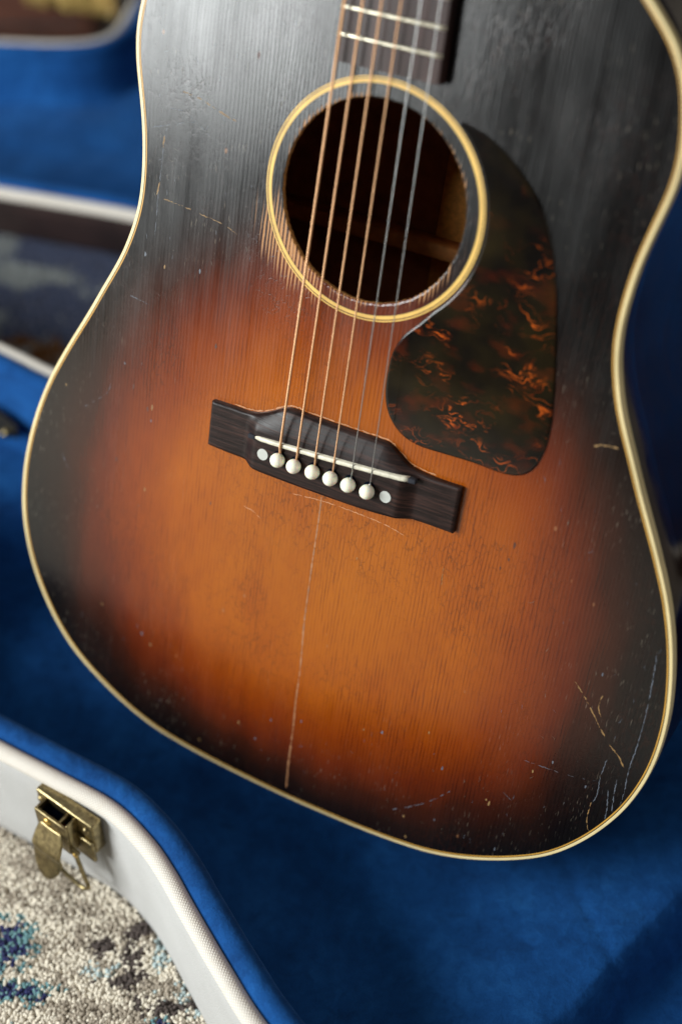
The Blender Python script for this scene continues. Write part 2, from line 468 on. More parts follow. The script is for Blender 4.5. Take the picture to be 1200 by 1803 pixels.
def tube(name, pts, radii, mat, parent=None, sides=10, n=6, cap=True):
    P = catmull(pts, n, False) if len(pts) > 2 else np.asarray(pts, float)
    rad = np.interp(np.linspace(0, 1, len(P)), np.linspace(0, 1, len(radii)), radii) if hasattr(radii, '__len__') else np.full(len(P), radii)
    V, F = [], []; up = np.array([0.31, 0.17, 0.93])
    for i, p in enumerate(P):
        t = P[min(i+1, len(P)-1)]-P[max(i-1, 0)]; t = t/np.linalg.norm(t)
        a = np.cross(t, up); a /= np.linalg.norm(a); b = np.cross(t, a)
        for k in range(sides):
            th = 2*math.pi*k/sides; V.append(p+rad[i]*(math.cos(th)*a+math.sin(th)*b))
    for i in range(len(P)-1):
        for k in range(sides):
            a0 = i*sides+k; a1 = i*sides+(k+1) % sides; F.append((a0, a1, a1+sides, a0+sides))
    if cap: F.append(tuple(range(sides))[::-1]); F.append(tuple(range((len(P)-1)*sides, len(P)*sides)))
    return mesh_obj(name, np.array(V)*MM, F, mat, parent)

def vnoise(x, y, seed=0):
    """smooth 2-D value noise, numpy"""
    def h(i, j):
        v = np.sin(i*127.1+j*311.7+seed*74.7)*43758.5453; return v-np.floor(v)
    xi, yi = np.floor(x), np.floor(y); u, v = x-xi, y-yi
    u = u*u*(3-2*u); v = v*v*(3-2*v)
    return (h(xi, yi)*(1-u)+h(xi+1, yi)*u)*(1-v)+(h(xi, yi+1)*(1-u)+h(xi+1, yi+1)*u)*v
def fbm(x, y, seed=0, o=4):
    s = 0; a = 0.5
    for k in range(o): s = s+a*vnoise(x*2**k, y*2**k, seed+k); a *= 0.5
    return s/(1-0.5**o)
def sstep(a, b, x):
    t = np.clip((np.asarray(x, float)-a)/(b-a), 0, 1); return t*t*(3-2*t)

# ================================================================== RUG
# ---- outlines of the two case shells (mm, world plan) are needed to know where the rug shows
O2 = np.array([-235.0, 88.0]); AX = np.array([0.8548, -0.5190]); BX = np.array([0.5190, 0.8548])
low_sw = [(-455, 0), (-450, -100), (-425, -138), (-300, -146), (-150, -144), (0, -143), (100, -142), (143, -141), (185, -141), (217, -149), (240, -159),
          (262, -171), (300, -191), (336, -208), (400, -229), (470, -237), (540, -226), (600, -192), (640, -130), (655, -60),
          (655, 60), (640, 130), (600, 192), (540, 226), (470, 237), (400, 228), (336, 207), (262, 180), (200, 160), (120, 149),
          (0, 142), (-94, 141), (-149, 144), (-300, 147), (-425, 138), (-450, 100)]
LOW = resample(catmull([O2+s*AX+w*BX for s, w in low_sw], 10), 520)
lid_pts = [(-670, 690), (-580, 640), (-460, 600), (-338, 563), (-283, 547), (-206, 523), (-140, 493), (-70, 445), (-10, 380), (75, 275), (170, 180),
           (290, 130), (430, 140), (520, 220), (560, 350), (550, 520), (520, 660), (440, 810), (310, 940), (150, 1030), (0, 1062), (-120, 1050),
           (-203, 1015), (-239, 968), (-248, 935), (-254, 895), (-265, 864), (-288, 846), (-324, 842), (-386, 846), (-465, 852),
           (-620, 868), (-700, 862), (-735, 820), (-730, 740)]
LID = resample(catmull(lid_pts, 10), 520)

def offset(P, d): return P+outward(P)*d

def rug_tint(x, y):
    """pile colour per tuft: x, y in mm"""
    n = len(x)
    cream, taupe = np.array(srgb(224, 214, 196)[:3]), np.array(srgb(166, 154, 138)[:3])
    dark, navy = np.array(srgb(84, 74, 70)[:3]), np.array(srgb(46, 50, 92)[:3])
    teal, aqua = np.array(srgb(108, 146, 150)[:3]), np.array(srgb(182, 198, 198)[:3])
    rust, grey = np.array(srgb(112, 72, 34)[:3]), np.array(srgb(112, 116, 116)[:3])
    sx, sy = x*0.84-y*0.30, x*0.30+y*0.95
    t = fbm(sx/24, sy/8, 3, 4)+rng.normal(0, 0.085, n)
    c = cream[None, :]*np.ones((n, 1))
    c = np.where((t > 0.53)[:, None], taupe, c)
    def blob(cx, cy, rx, ry, seed, th=1.0, rot=0.0):
        ca, sa = math.cos(rot), math.sin(rot)
        dx, dy = x-cx, y-cy; u, v = (dx*ca+dy*sa)/rx, (-dx*sa+dy*ca)/ry
        return np.hypot(u, v)*1.45+(fbm(x/8, y/8, seed, 3)-0.5)*2.0+rng.normal(0, 0.16, n) < th
    for cx, cy, rx, ry in ((-133, -149, 22, 10), (-124, -176, 14, 22), (-107, -203, 14, 22), (-165, -190, 20, 8)):
        c = np.where((blob(cx, cy, rx, ry, 21, 0.85) & (rng.random(n) > 0.35))[:, None], aqua, c)
    for cx, cy, rx, ry, ro in ((-139, -164, 22, 7, 0.5), (-160, -173, 9, 7, 0.3), (-144, -181, 9, 12, 0), (-148, -195, 18, 8, 0.2), (-118, -211, 24, 6, 0), (-137, -208, 6, 5, 0), (-131, -228, 22, 7, 0.3), (-185, -246, 26, 7, 0.2)):
        c = np.where(blob(cx, cy, rx, ry, 31, 0.95, ro)[:, None], dark, c)
    for cx, cy, rx, ry in ((-217, -172, 17, 16), (-208, -202, 20, 8), (-122, -222, 7, 4), (-232, -190, 14, 18), (-226, -226, 18, 7)):
        m = blob(cx, cy, rx*1.25, ry*1.25, 41, 0.95); c = np.where(m[:, None], teal, c)
        m = blob(cx, cy, rx, ry, 42, 0.85); c = np.where((m & (rng.random(n) > 0.15))[:, None], navy, c)
    far = y > 150  # gap between the shells: navy-grey pile, with some shade put into the tint
    f = fbm(sx/60, sy/36, 8, 3)+rng.normal(0, 0.04, n)
    c = np.where((far & (f > 0.50))[:, None], np.array(srgb(60, 66, 86)[:3]), c)
    c = np.where((far & (f <= 0.50))[:, None], grey, c)
    c = np.where(far[:, None], c*1.5, c)
    c = np.where((far & blob(-278, 396, 26, 22, 51, 1.0))[:, None], rust, c)
    c = np.where((far & blob(-306, 412, 24, 10, 52, 0.9))[:, None], rust, c)
    return c*rng.uniform(0.92, 1.06, (n, 1))*0.94

rug = mesh_obj('rug', [(-2.6, -2.4, 0), (2.2, -2.4, 0), (2.2, 2.6, 0), (-2.6, 2.6, 0)], [(0, 1, 2, 3)], M['rug'])
tag(rug, 'cream and taupe rug with navy, teal and dark flecks under the guitar case', 'rug')

def build_pile(regions):
    lo_o, li_o = offset(LOW, 11.5)[::4], offset(LID, -16)[::4]
    xs, ys = [], []
    for x0, x1, y0, y1, sp in regions:
        gx, gy = np.meshgrid(np.arange(x0, x1, sp), np.arange(y0, y1, sp*0.87))
        gx = gx+(np.arange(gx.shape[0]) % 2)[:, None]*sp*0.5
        gx = (gx+rng.uniform(-.3, .3, gx.shape)*sp).ravel(); gy = (gy+rng.uniform(-.3, .3, gy.shape)*sp).ravel()
        k = ~inside(lo_o, gx, gy) & ~inside(li_o, gx, gy); xs.append(gx[k]); ys.append(gy[k])
    x = np.concatenate(xs); y = np.concatenate(ys); n = len(x)
    col = rug_tint(x, y)
    S = 6
    th = np.arange(S)*2*np.pi/S
    prof = [(1.15, 0.2), (1.30, 2.0), (0.95, 3.3)]
    lean = rng.normal(0, 1.3, (n, 2)); hs = rng.uniform(0.85, 1.12, n); rs = rng.uniform(0.85, 1.2, n); ph = rng.uniform(0, 6.28, n)
    V = np.empty((n, S*3+1, 3)); 
    for j, (r, z) in enumerate(prof):
        f = z/3.4
        V[:, j*S:(j+1)*S, 0] = (x+lean[:, 0]*f)[:, None]+(r*rs)[:, None]*np.cos(th+ph[:, None])
        V[:, j*S:(j+1)*S, 1] = (y+lean[:, 1]*f)[:, None]+(r*rs)[:, None]*np.sin(th+ph[:, None])
        V[:, j*S:(j+1)*S, 2] = (z*hs)[:, None]
    V[:, -1, 0] = x+lean[:, 0]*1.1; V[:, -1, 1] = y+lean[:, 1]*1.1; V[:, -1, 2] = 3.9*hs
    quads = []
    for j in range(2):
        for i in range(S): quads.append((j*S+i, j*S+(i+1) % S, (j+1)*S+(i+1) % S, (j+1)*S+i))
    tris = [(2*S+i, 2*S+(i+1) % S, 3*S) for i in range(S)]
    nv = S*3+1; base = (np.arange(n)*nv)[:, None, None]
    Q = (np.array(quads)[None]+base).reshape(-1, 4); T = (np.array(tris)[None]+base).reshape(-1, 3)
    me = bpy.data.meshes.new('pile'); me.vertices.add(n*nv); me.vertices.foreach_set('co', (V.reshape(-1)*MM).astype(np.float32))
    nl = Q.size+T.size; me.loops.add(nl); me.loops.foreach_set('vertex_index', np.r_[Q.ravel(), T.ravel()].astype(np.int32))
    me.polygons.add(len(Q)+len(T))
    me.polygons.foreach_set('loop_start', np.r_[np.arange(len(Q))*4, len(Q)*4+np.arange(len(T))*3].astype(np.int32))
    me.polygons.foreach_set('use_smooth', np.ones(len(Q)+len(T), bool))
    me.update(calc_edges=True); me.validate()
    a = me.attributes.new('tint', 'FLOAT_COLOR', 'POINT')
    a.data.foreach_set('color', np.repeat(np.c_[col, np.ones(n)], nv, 0).astype(np.float32).ravel())
    me.materials.append(M['pile'])
    o = bpy.data.objects.new('pile', me); COL.objects.link(o); o.parent = rug; o['kind'] = 'stuff'
build_pile([(-440, -20, -340, -20, 1.72), (-460, -80, 220, 620, 2.8)])

# ================================================================== GUITAR CASE
case = empty('guitar_case', (-0.03, -0.03, 0))
tag(case, 'open white guitar case with plush blue lining lying on the rug', 'guitar case')
CINV = (0.03, 0.03, 0)

def padjit(seed, az, ad):
    def f(P, j):
        a = fbm(P[:, 0]/46+j*0.13, P[:, 1]/46, seed, 3)-0.5
        b = fbm(P[:, 0]/30+7, P[:, 1]/30-j*0.2, seed+5, 3)-0.5
        return a*az, b*ad
    return f

def roll(c, r, a0, a1, n):
    return [(c[0]+r[0]*math.cos(math.radians(a)), c[1]+r[1]*math.sin(math.radians(a))) for a in np.linspace(a0, a1, n)]

def shell(part_name, P, wall_mat, seed, dz=0.0, tuck=0.0):
    zs = lambda pr: [(d-tuck*(1-z/86.0)*(d > 5), z if z < 30 else z+dz*min(1, (z-30)/40)) for d, z in pr]
    wall = sweep(part_name, P, zs([(-30, 1.2), (8, 1.2), (11, 4), (12, 14), (11.5, 40), (10, 70), (8.6, 84), (7.0, 86.5)]), wall_mat, case)
    wall.location = CINV
    def sub(o): o.location = (0, 0, 0); o.parent = wall; return o
    sub(sweep('piping', P, roll((4.0, 87.0+dz), (5.4, 5.4), -42, 178, 11), M['tape'], wall))
    sub(sweep('seam', P, [(1.2, 86+dz), (0.4, 88.2+dz), (-0.9, 88.2+dz), (-1.6, 86+dz)], M['seam'], wall))
    sub(sweep('rim_lining', P, roll((-8.6, 86.0+dz), (8.0, 8.4), 8, 200, 14), M['velvet'], wall, jitter=padjit(seed, 0.9, 0.9)))
    sub(sweep('wall_lining', P, zs([(-13.5, 88), (-16.0, 80), (-17.4, 70), (-18.5, 50), (-18.8, 30), (-20, 18), (-23, 10), (-30, 5)]), M['velvet'], wall, jitter=padjit(seed+9, 1.5, 5.0)))
    return wall, sub

lower, sub_low = shell('lower_shell', LOW, M['canvas'], 3)
tag(lower, 'white canvas lower half of the case')
lidp, sub_lid = shell('lid', LID, M['lid_out'], 13, -24, 23)
tag(lidp, 'dark brown outside of the lid with white piped edge')

def cushion(name, poly, zf, step, sub, qr=None):
    if qr is None:
        x0, y0 = poly.min(0); x1, y1 = poly.max(0)
        X, Y = np.meshgrid(np.arange(x0, x1+step, step), np.arange(y0, y1+step, step))
    else:                                            # rows that run parallel to the gap between the cushions
        qs = np.arange(qr[0], qr[1], step); qs = np.unique(np.r_[qs, qr[1], np.linspace(qr[2], qr[3], 16)])
        Q, Wg = np.meshgrid(qs, np.arange(-250, 251, step)); Sg = Q+463+(Wg+84)*0.26
        X = O2[0]+Sg*AX[0]+Wg*BX[0]; Y = O2[1]+Sg*AX[1]+Wg*BX[1]
    Z, keepf = zf(X, Y)
    ins = inside(poly[::3], X, Y)
    keep = ins & keepf
    cell = keep[:-1, :-1] & keep[1:, :-1] & keep[:-1, 1:] & keep[1:, 1:]
    idx = -np.ones(X.shape, int); used = np.zeros(X.shape, bool)
    for a, b in ((0, 0), (1, 0), (0, 1), (1, 1)):
        used[a:X.shape[0]-1+a, b:X.shape[1]-1+b] |= cell
    idx[used] = np.arange(used.sum())
    V = np.c_[X[used], Y[used], Z[used]]*MM
    r, c = np.where(cell)
    F = np.c_[idx[r, c], idx[r, c+1], idx[r+1, c+1], idx[r+1, c]].tolist()
    return sub(mesh_obj(name, V, F, M['velvet'], None))

def groove_q(X, Y):
    s = (X-O2[0])*AX[0]+(Y-O2[1])*AX[1]; w = (X-O2[0])*BX[0]+(Y-O2[1])*BX[1]
    return s-(463+(w+84)*0.26), s, w
def polydist(X, Y, pts):
    d = np.full(X.shape, 1e9)
    for (ax, ay), (bx, by) in zip(pts[:-1], pts[1:]):
        t = np.clip(((X-ax)*(bx-ax)+(Y-ay)*(by-ay))/((bx-ax)**2+(by-ay)**2), 0, 1)
        d = np.minimum(d, np.hypot(X-ax-t*(bx-ax), Y-ay-t*(by-ay)))
    return d
def pad_height(X, Y):
    q, s, w = groove_q(X, Y)
    Z = 11.5+(fbm(X/70, Y/70, 61, 3)-0.5)*5+(fbm(X/20, Y/20, 66, 3)-0.5)*1.8
    q2 = q-12+(fbm(X/16, Y/16, 91, 3)-0.5)*6
    Z = Z+21*sstep(-130, -20, q2)-30*sstep(-20, 10, q2)   # padded ridge, then a drop that lies in its own shadow
    Z = Z-1.6*np.exp(-(polydist(X, Y, [(118, -108), (122, -140), (126, -165), (140, -205)])/3.0)**2)
    # soft folds near the left end
    fold = np.sin((s*0.35+w)*0.055+fbm(X/60, Y/60, 5, 2)*5)
    Z = Z+fold*3.0*sstep(150, 40, s)
    return np.maximum(Z, 3.0+(fbm(X/12, Y/12, 97, 2)-0.5)*1.5), np.ones(X.shape, bool)
inner = offset(LOW, -15)
cushion('floor_cushion', inner, pad_height, 3.5, sub_low, (-960, 230.0, -46, 40.0))
def lid_height(X, Y):
    return 9+(fbm(X/60, Y/60, 81, 3)-0.5)*6+(fbm(X/18, Y/18, 86, 3)-0.5)*2, np.ones(X.shape, bool)
cushion('lid_cushion', offset(LID, -15), lid_height, 5, sub_lid)
# unseen padded box added in the neck end to shade the lining
bm = bmesh.new()
cx_, cy_ = O2+(-185)*AX+(-66)*BX
box(bm, Vector((cx_, cy_, 42))*MM, Vector((285, 122, 78))*MM, Matrix.Rotation(math.atan2(AX[1], AX[0]), 3, 'Z'))
sub_low(bm_obj('added_shade_box', bm, M['velvet'], None, 0.010, 3))
# leather tab with a brass snap on the far inner wall
def sw(s, w, z): v = O2+s*AX+w*BX; return np.array([v[0], v[1], z])
tabV, tabF = [], []
for i, s in enumerate(np.linspace(-330, -112, 16)):
    end = i/15.0; hw = 12*(1-0.55*max(0, (end-0.86)/0.14)**2); zc = 44+3*math.sin(i*0.6); wo = 112-2.0*math.sin(i*0.8)
    for dw, dz in ((0, -hw), (-3.5, -hw+1), (-3.5, hw-1), (0, hw)): tabV.append(sw(s, wo+dw, zc+dz)*MM)
for i in range(15):
    for k in range(4): a = i*4+k; b = i*4+(k+1) % 4; tabF.append((a, b, b+4, a+4))
tabF += [(0, 1, 2, 3), (60, 63, 62, 61)]
tab = sub_low(mesh_obj('strap', tabV, tabF, M['strap'], None, smooth=False)); tag(tab, 'black leather strap with brass snap')
bm = bmesh.new(); bmesh.ops.create_uvsphere(bm, u_segments=16, v_segments=10, radius=0.0042)
p = sw(-120, 107.5, 45)*MM; bmesh.ops.transform(bm, matrix=Matrix.Translation(p) @ Matrix.Diagonal((1, 1, 1, 1)), verts=bm.verts)
sub_low(bm_obj('snap', bm, M['brass'], None))

# ---- latch
Tn = Vector((0.80, -0.60, 0)).normalized(); Nn = Vector((-0.60, -0.80, 0)).normalized()
latch_c = Vector((-0.1785, -0.1262, 0.0845))
latchM = Matrix((( Tn.x, Nn.x, 0, latch_c.x), (Tn.y, Nn.y, 0, latch_c.y), (0, 0, 1, latch_c.z), (0, 0, 0, 1)))
def lbox(bm, t, n, z):
    vs = box(bm, Vector(((t[0]+t[1])/2, (n[0]+n[1])/2, (z[0]+z[1])/2))*MM, Vector((t[1]-t[0], n[1]-n[0], z[1]-z[0]))*MM); return vs
bm = bmesh.new(); lbox(bm, (-20, 20), (-4, 3.0), (-24, 0))
latch = bm_obj('latch', bm, M['brass'], case, 0.0010)
latch.matrix_local = Matrix.Translation(CINV) @ latchM @ Matrix.Scale(1.14, 4)
tag(latch, 'antique brass draw latch with a hanging wire loop')
def lsub(o): o.parent = latch; o.matrix_local = Matrix(); return o
def lpart(name, boxes, mat, bevel=0.0005):
    bm = bmesh.new()
    for b in boxes: lbox(bm, *b)
    return lsub(bm_obj(name, bm, mat, None, bevel))
lpart('keeper', [((4, 19.5), (2.6, 5.0), (-31, -14))], M['brass'], 0.0009)
lpart('housing', [((-13, 9), (9.6, 11.2), (-25, -1.2)), ((-13, -11.6), (3.0, 9.6), (-25, -1.2)), ((7.6, 9), (3.0, 9.6), (-25, -1.2)), ((2.6, 4.0), (3.0, 9.6), (-20, -1.6))], M['brass'], 0.0004)
lpart('housing_shade_block', [((-11.6, 7.6), (3.02, 9.4), (-22, -6))], M['black'], 0)  # black block put in for the shade inside the housing
# lever: bent plate with a rounded tongue
prof = [(11.6, -9.5), (12.6, -12), (16.5, -19), (18.3, -22.5), (18.4, -24.6), (17.6, -26.6), (18.6, -31), (20.6, -38), (22.2, -44)]
lv, lf = [], []
for i, (n_, z_) in enumerate(prof):
    hw = [7.5, 9.3, 10.2, 10.4, 10.4, 10.6, 10.2, 8.4, 4.2][i]
    for t_ in np.linspace(-1, 1, 7): lv.append(((-2+t_*hw), n_-0.5*t_*t_, z_+(2.2*t_*t_ if i == 8 else (0.9*t_*t_ if i == 7 else 0))))
for i in range(len(prof)-1):
    for k in range(6): a = i*7+k; lf.append((a, a+1, a+8, a+7))
lev = lsub(mesh_obj('lever', np.array(lv)*MM, lf, M['brass']))
so = lev.modifiers.new('thickness', 'SOLIDIFY'); so.thickness = 0.0013; so.offset = 0
sb = lev.modifiers.new('smooth', 'SUBSURF'); sb.levels = 2; sb.render_levels = 2
lsub(tube('bail', [(9.5, 9, -24), (11.5, 9.5, -30), (14, 9.6, -44), (15.2, 9.5, -52), (13, 9.8, -56), (8, 10.2, -56.5), (-4, 10.5, -52), (-9, 10, -44), (-11, 9.5, -32), (-11.5, 9, -24)], 1.25, M['brass'], None, 8, 6))
lsub(tube('pivot', [(-15, 9.5, -23), (13, 9.5, -23)], 1.7, M['brass'], None, 10))
for t_, n_, z_, r_, m_ in ((-4, 11.4, -5.8, 2.5, 'brass_bright'), (15, 3.2, -7, 2.6, 'brass'), (-17, 3.2, -7, 2.3, 'brass'), (11.5, 10.6, -23.5, 1.8, 'brass_bright')):
    bm = bmesh.new(); bmesh.ops.create_uvsphere(bm, u_segments=14, v_segments=8, radius=r_*MM)
    bmesh.ops.transform(bm, matrix=Matrix.Translation(Vector((t_, n_, z_))*MM) @ Matrix.Diagonal((1, 0.55, 1, 1)), verts=bm.verts)
    lsub(bm_obj('rivet', bm, M[m_], None))

# ================================================================== BACKGROUND FURNITURE
ott = empty('leather_ottoman', (-0.62, 1.195, 0))
tag(ott, 'brown leather ottoman with dashed stitching behind the open lid', 'ottoman')
bm = bmesh.new(); box(bm, Vector((-0.62, 1.15, 0.205))-Vector((-0.62, 1.15, 0)), Vector((0.66, 0.50, 0.39)))
cush = bm_obj('body', bm, M['leather'], ott, 0.022, 4)
st = 0.0
k_ = 0
while st < 0.60:
    bm = bmesh.new(); box(bm, Vector((-0.30+st, -0.2512, 0.040)), Vector((0.011, 0.0022, 0.0024)))
    bm_obj('stitch', bm, M['thread'], ott, 0.0006, 1); st += 0.0165
bm = bmesh.new(); box(bm, Vector((0.0, -0.2502, 0.040)), Vector((0.62, 0.0015, 0.0042))); bm_obj('seam', bm, M['strap'], ott, 0.0004, 1)
# olive throw hanging over the ottoman's front edge
tv, tf = [], []; nx, nz_ = 60, 22
for j in range(nz_):
    for i in range(nx):
        u = i/(nx-1); x = -0.372+u*0.10
        hem = 0.069-0.018*u+0.0015*math.sin(u*23)
        v = j/(nz_-1); z = hem+(0.40-hem)*v
        y = 0.9405-0.006-0.0015*math.sin(u*14+v*2)-0.001*math.sin(u*31)
        if v > 0.93: y += (v-0.93)*1.2
        tv.append((x, y, z))
for j in range(nz_-1):
    for i in range(nx-1): a = j*nx+i; tf.append((a, a+1, a+nx+1, a+nx))
thr = mesh_obj('throw', np.array(tv)-np.array([-0.32, 0.945, 0.40]), tf, M['throw']); thr.location = (-0.32, 0.945, 0.40)
so = thr.modifiers.new('thickness', 'SOLIDIFY'); so.thickness = 0.006
tag(thr, 'olive yellow woven throw hanging down the front of the leather ottoman', 'throw')

# ================================================================== GUITAR
Rw = Matrix(((0.8747, 0.13413, -0.46573), (-0.48394, 0.29422, -0.82415), (0.02648, 0.94627, 0.32226)))
TAIL, DEPTH = -372.6, 115.0
gtr = empty('acoustic_guitar', (0, 0, 0.012))
gtr.rotation_euler = Rw.to_euler()
GOFF = (0, -TAIL*MM, DEPTH*MM)
tag(gtr, 'worn sunburst acoustic guitar standing in the blue lined case', 'guitar')
def gp(o): o.parent = gtr; o.location = GOFF; return o          # part modelled in guitar mm, hole centre = origin

half = [(0, 148), (30, 147.5), (58, 144.5), (85, 136.5), (100, 127.5), (112.5, 117.2), (120.8, 109.3), (128, 101.5), (133.5, 93), (137.6, 84), (141.5, 69), (143.3, 55), (142.6, 42), (140.5, 31),
        (138.2, 20), (136, 8), (134.6, -4), (133.9, -18), (134.3, -31), (136.2, -43), (139.2, -54), (143.5, -66), (149.4, -78.5), (155.9, -91), (162.4, -104), (169.1, -116.5), (175.9, -129),
        (182.8, -142.5), (188.5, -154.5), (193.2, -166.5), (197.3, -179), (200.8, -192.5), (203.3, -205), (205.2, -218), (205.9, -231), (205.6, -245), (204, -258), (201, -271), (197, -283),
        (191.5, -295), (184, -308), (174.5, -321), (163.5, -332.5), (150.5, -342), (134, -351.5), (115, -360), (97, -365.5), (80, -368.3), (62, -370.2), (42, -371.4), (20, -372.2), (0, -372.5)]
full = half + [(-x, y) for x, y in half[-2:0:-1]]
OUT = resample(catmull(full, 8), 720)
# light smoothing of the measured outline
for _ in range(6): OUT = 0.25*np.roll(OUT, 1, 0)+0.5*OUT+0.25*np.roll(OUT, -1, 0)

def burst_value(x, y):
    yc = -205.0
    up = np.abs(np.minimum((y-yc)/196.0, 2)); dn = np.abs((y-yc)/160.0)
    ax = np.abs(x)/184.0
    r = np.where(y > yc, (ax**2+up**2)**0.5, (ax**2.6+dn**2.6)**(1/2.6))
    return np.clip(r*0.90, 0, 1.3)
def wear_value(x, y):
    a = np.degrees(np.arctan2(y, x)); r = np.hypot(x, y)
    w1 = np.exp(-((a+140)/26)**2)*sstep(50, 50.2, r+0.3)*(1-sstep(54, 78, r))*1.0
    w2 = 0.55*np.exp(-((a+40)/24)**2)*(1-sstep(51, 58, r))
    w3 = 0.62*np.exp(-((np.abs(a)-130)/40)**2)*(1-sstep(50.8, 54.5, r))*(y > 0)
    w4 = 0.5*np.exp(-((a+95)/30)**2)*(1-sstep(50.8, 55, r))
    w5 = 0.55*np.exp(-(a-35)**2/900)*(1-sstep(50.8, 53.5, r))
    return np.clip(np.maximum.reduce([w1, w2, w3, w4, w5]), 0, 1)

# soundboard: rings from the hole to the edge, solid
ang = np.arctan2(OUT[:, 1], OUT[:, 0]); hole = 50.8
NR = 64; n = len(OUT); V, B, W = [], [], []
for j in range(NR+1):
    t = (j/NR)**1.25
    h = np.c_[np.cos(ang), np.sin(ang)]*(hole+0.12*np.sin(ang*37)+0.10*np.sin(ang*91+1))[:, None]
    P = h*(1-t)+OUT*t
    V.append(np.c_[P, np.zeros(n)]); B.append(burst_value(P[:, 0], P[:, 1])); W.append(wear_value(P[:, 0], P[:, 1]))
top_n = (NR+1)*n
V.append(np.c_[V[0][:, :2], np.full(n, -0.4)]); V.append(np.c_[V[0][:, :2]*1.004, np.full(n, -3.0)]); V.append(np.c_[OUT, np.full(n, -3.0)])
for _ in range(3): B.append(np.ones(n)); W.append(np.zeros(n))
F, mi = [], []
for j in range(NR):
    for i in range(n):
        a, b = j*n+i, j*n+(i+1) % n; F.append((a, a+n, b+n, b)); mi.append(0)
L0 = top_n
for i in range(n):
    i2 = (i+1) % n
    F.append((i, i2, L0+i2, L0+i)); mi.append(1)
    F.append((L0+i, L0+i2, L0+n+i2, L0+n+i)); mi.append(1)
    F.append((L0+n+i, L0+n+i2, L0+2*n+i2, L0+2*n+i)); mi.append(1)
# OUT runs clockwise (top -> right -> bottom): flip so the face looks out of the guitar
area2 = np.sum(OUT[:, 0]*np.roll(OUT[:, 1], -1)-np.roll(OUT[:, 0], -1)*OUT[:, 1])
if area2 < 0: F = [f[::-1] for f in F]
sb_ = gp(mesh_obj('soundboard', np.vstack(V)*MM, F, None, mats=[M['top'], M['raw_spruce']], midx=mi, attrs={'burst': np.concatenate(B), 'wear': np.concatenate(W)}))
tag(sb_, 'crackled tobacco sunburst spruce top')

# binding and purfling
bnd = gp(sweep('binding', OUT, [(3.1, -6.5), (3.12, -0.7), (2.98, -0.25), (2.75, -0.01), (2.5, 0.05), (1.15, 0.06), (1.12, -0.3)], M['binding']))
bnd.data.set_sharp_from_angle(angle=math.radians(28))
def bsub(o): o.data.set_sharp_from_angle(angle=math.radians(28)); o.parent = bnd; o.location = (0, 0, 0); return o
bsub(sweep('purfling', OUT, [(1.14, -0.2), (1.14, 0.06), (0.66, 0.06), (0.66, -0.2)], M['black_line']))
bsub(sweep('purfling', OUT, [(0.68, -0.2), (0.68, 0.08), (-0.05, 0.08), (-0.05, -0.2)], M['yellow_line']))

# sides (thick, two-faced), back, kerfing
gp(sweep('side', OUT, [(2.8, -6.4), (2.8, -DEPTH), (0.6, -DEPTH), (0.6, -6.0)], None, seg_mats=[0, 1, 1], mats=[M['side'], M['mahog_in']]))
bp = offset(OUT, 2.8)[::3]; nb = len(bp)
bv = [(x*MM, y*MM, -(DEPTH+0.1)*MM) for x, y in bp]+[(x*MM, y*MM, -(DEPTH-2.9)*MM) for x, y in bp*0.985]
gp(mesh_obj('back', bv, [tuple(range(nb)), tuple(range(nb, 2*nb))[::-1]], None, smooth=False, mats=[M['side'], M['mahog_in']], midx=[0, 1]))
bm = bmesh.new(); box(bm, Vector((4, -120, -(DEPTH-4.2)))*MM, Vector((24, 500, 2.4))*MM); gp(bm_obj('back_strip', bm, M['strip'], None, 0.0008))
for yb in (70, -46, -165, -275):
    bm = bmesh.new(); wd = {70: 270, -46: 262, -165: 370, -275: 380}[yb]
    box(bm, Vector((0, yb, -(DEPTH-11)))*MM, Vector((wd, 9, 17))*MM); gp(bm_obj('back_brace', bm, M['brace'], None, 0.0015))

# rosette rings
def ring(name, r0, r1, z, mat, segs=200):
    v, f = [], []
    for i in range(segs):
        a = 2*math.pi*i/segs
        for r, zz in ((r0, -0.2), (r0+0.1, z), (r1-0.1, z), (r1, -0.2)): v.append((r*math.cos(a)*MM, r*math.sin(a)*MM, zz*MM))
    for i in range(segs):
        for k in range(3): a = i*4+k; b = ((i+1) % segs)*4+k; f.append((a, a+1, b+1, b))
    o = mesh_obj(name, v, f, mat); o.data.set_sharp_from_angle(angle=math.radians(20)); return o
ros = gp(ring('rosette', 57.4, 59.45, 0.05, M['rosette']))
for r0, r1, m_ in ((59.4, 59.9, 'black_line'), (59.85, 60.7, 'rosette'), (57.0, 57.42, 'black_line')):
    o = ring('purfling_ring', r0, r1, 0.04, M[m_]); o.parent = ros

# pickguard
gpts = [(38, 49.2), (51.7, 46.2), (64.6, 39.8), (76.6, 30.6), (87.8, 18.5), (95.6, 4.0), (101.5, -14.0), (107.6, -41.0), (112.5, -69.2), (114.2, -87.2), (113.3, -100.0), (110, -109.7),
        (103.6, -115.6), (93.6, -117.6), (77.6, -117.2), (61.5, -117.8), (46.7, -118.0), (36.2, -114.9), (28.3, -107.7), (24.0, -97.8), (22.9, -85.3), (24.0, -72.3), (28.6, -61.8), (36.0, -53.0)]
arc_ = [(61.6*math.cos(math.radians(a)), 61.6*math.sin(math.radians(a))) for a in np.linspace(-46, 51.0, 28)]
GP = np.vstack([catmull(gpts, 6, False), np.array(arc_)[::1]])
GP = resample(GP, 300)
if np.sum(GP[:, 0]*np.roll(GP[:, 1], -1)-np.roll(GP[:, 0], -1)*GP[:, 1]) < 0: GP = GP[::-1]
ng = len(GP); gN = outward(GP)
rows = [(0.0, 0.02), (-0.10, 0.45), (-0.4, 0.85), (-0.9, 1.02), (-1.8, 1.06)]
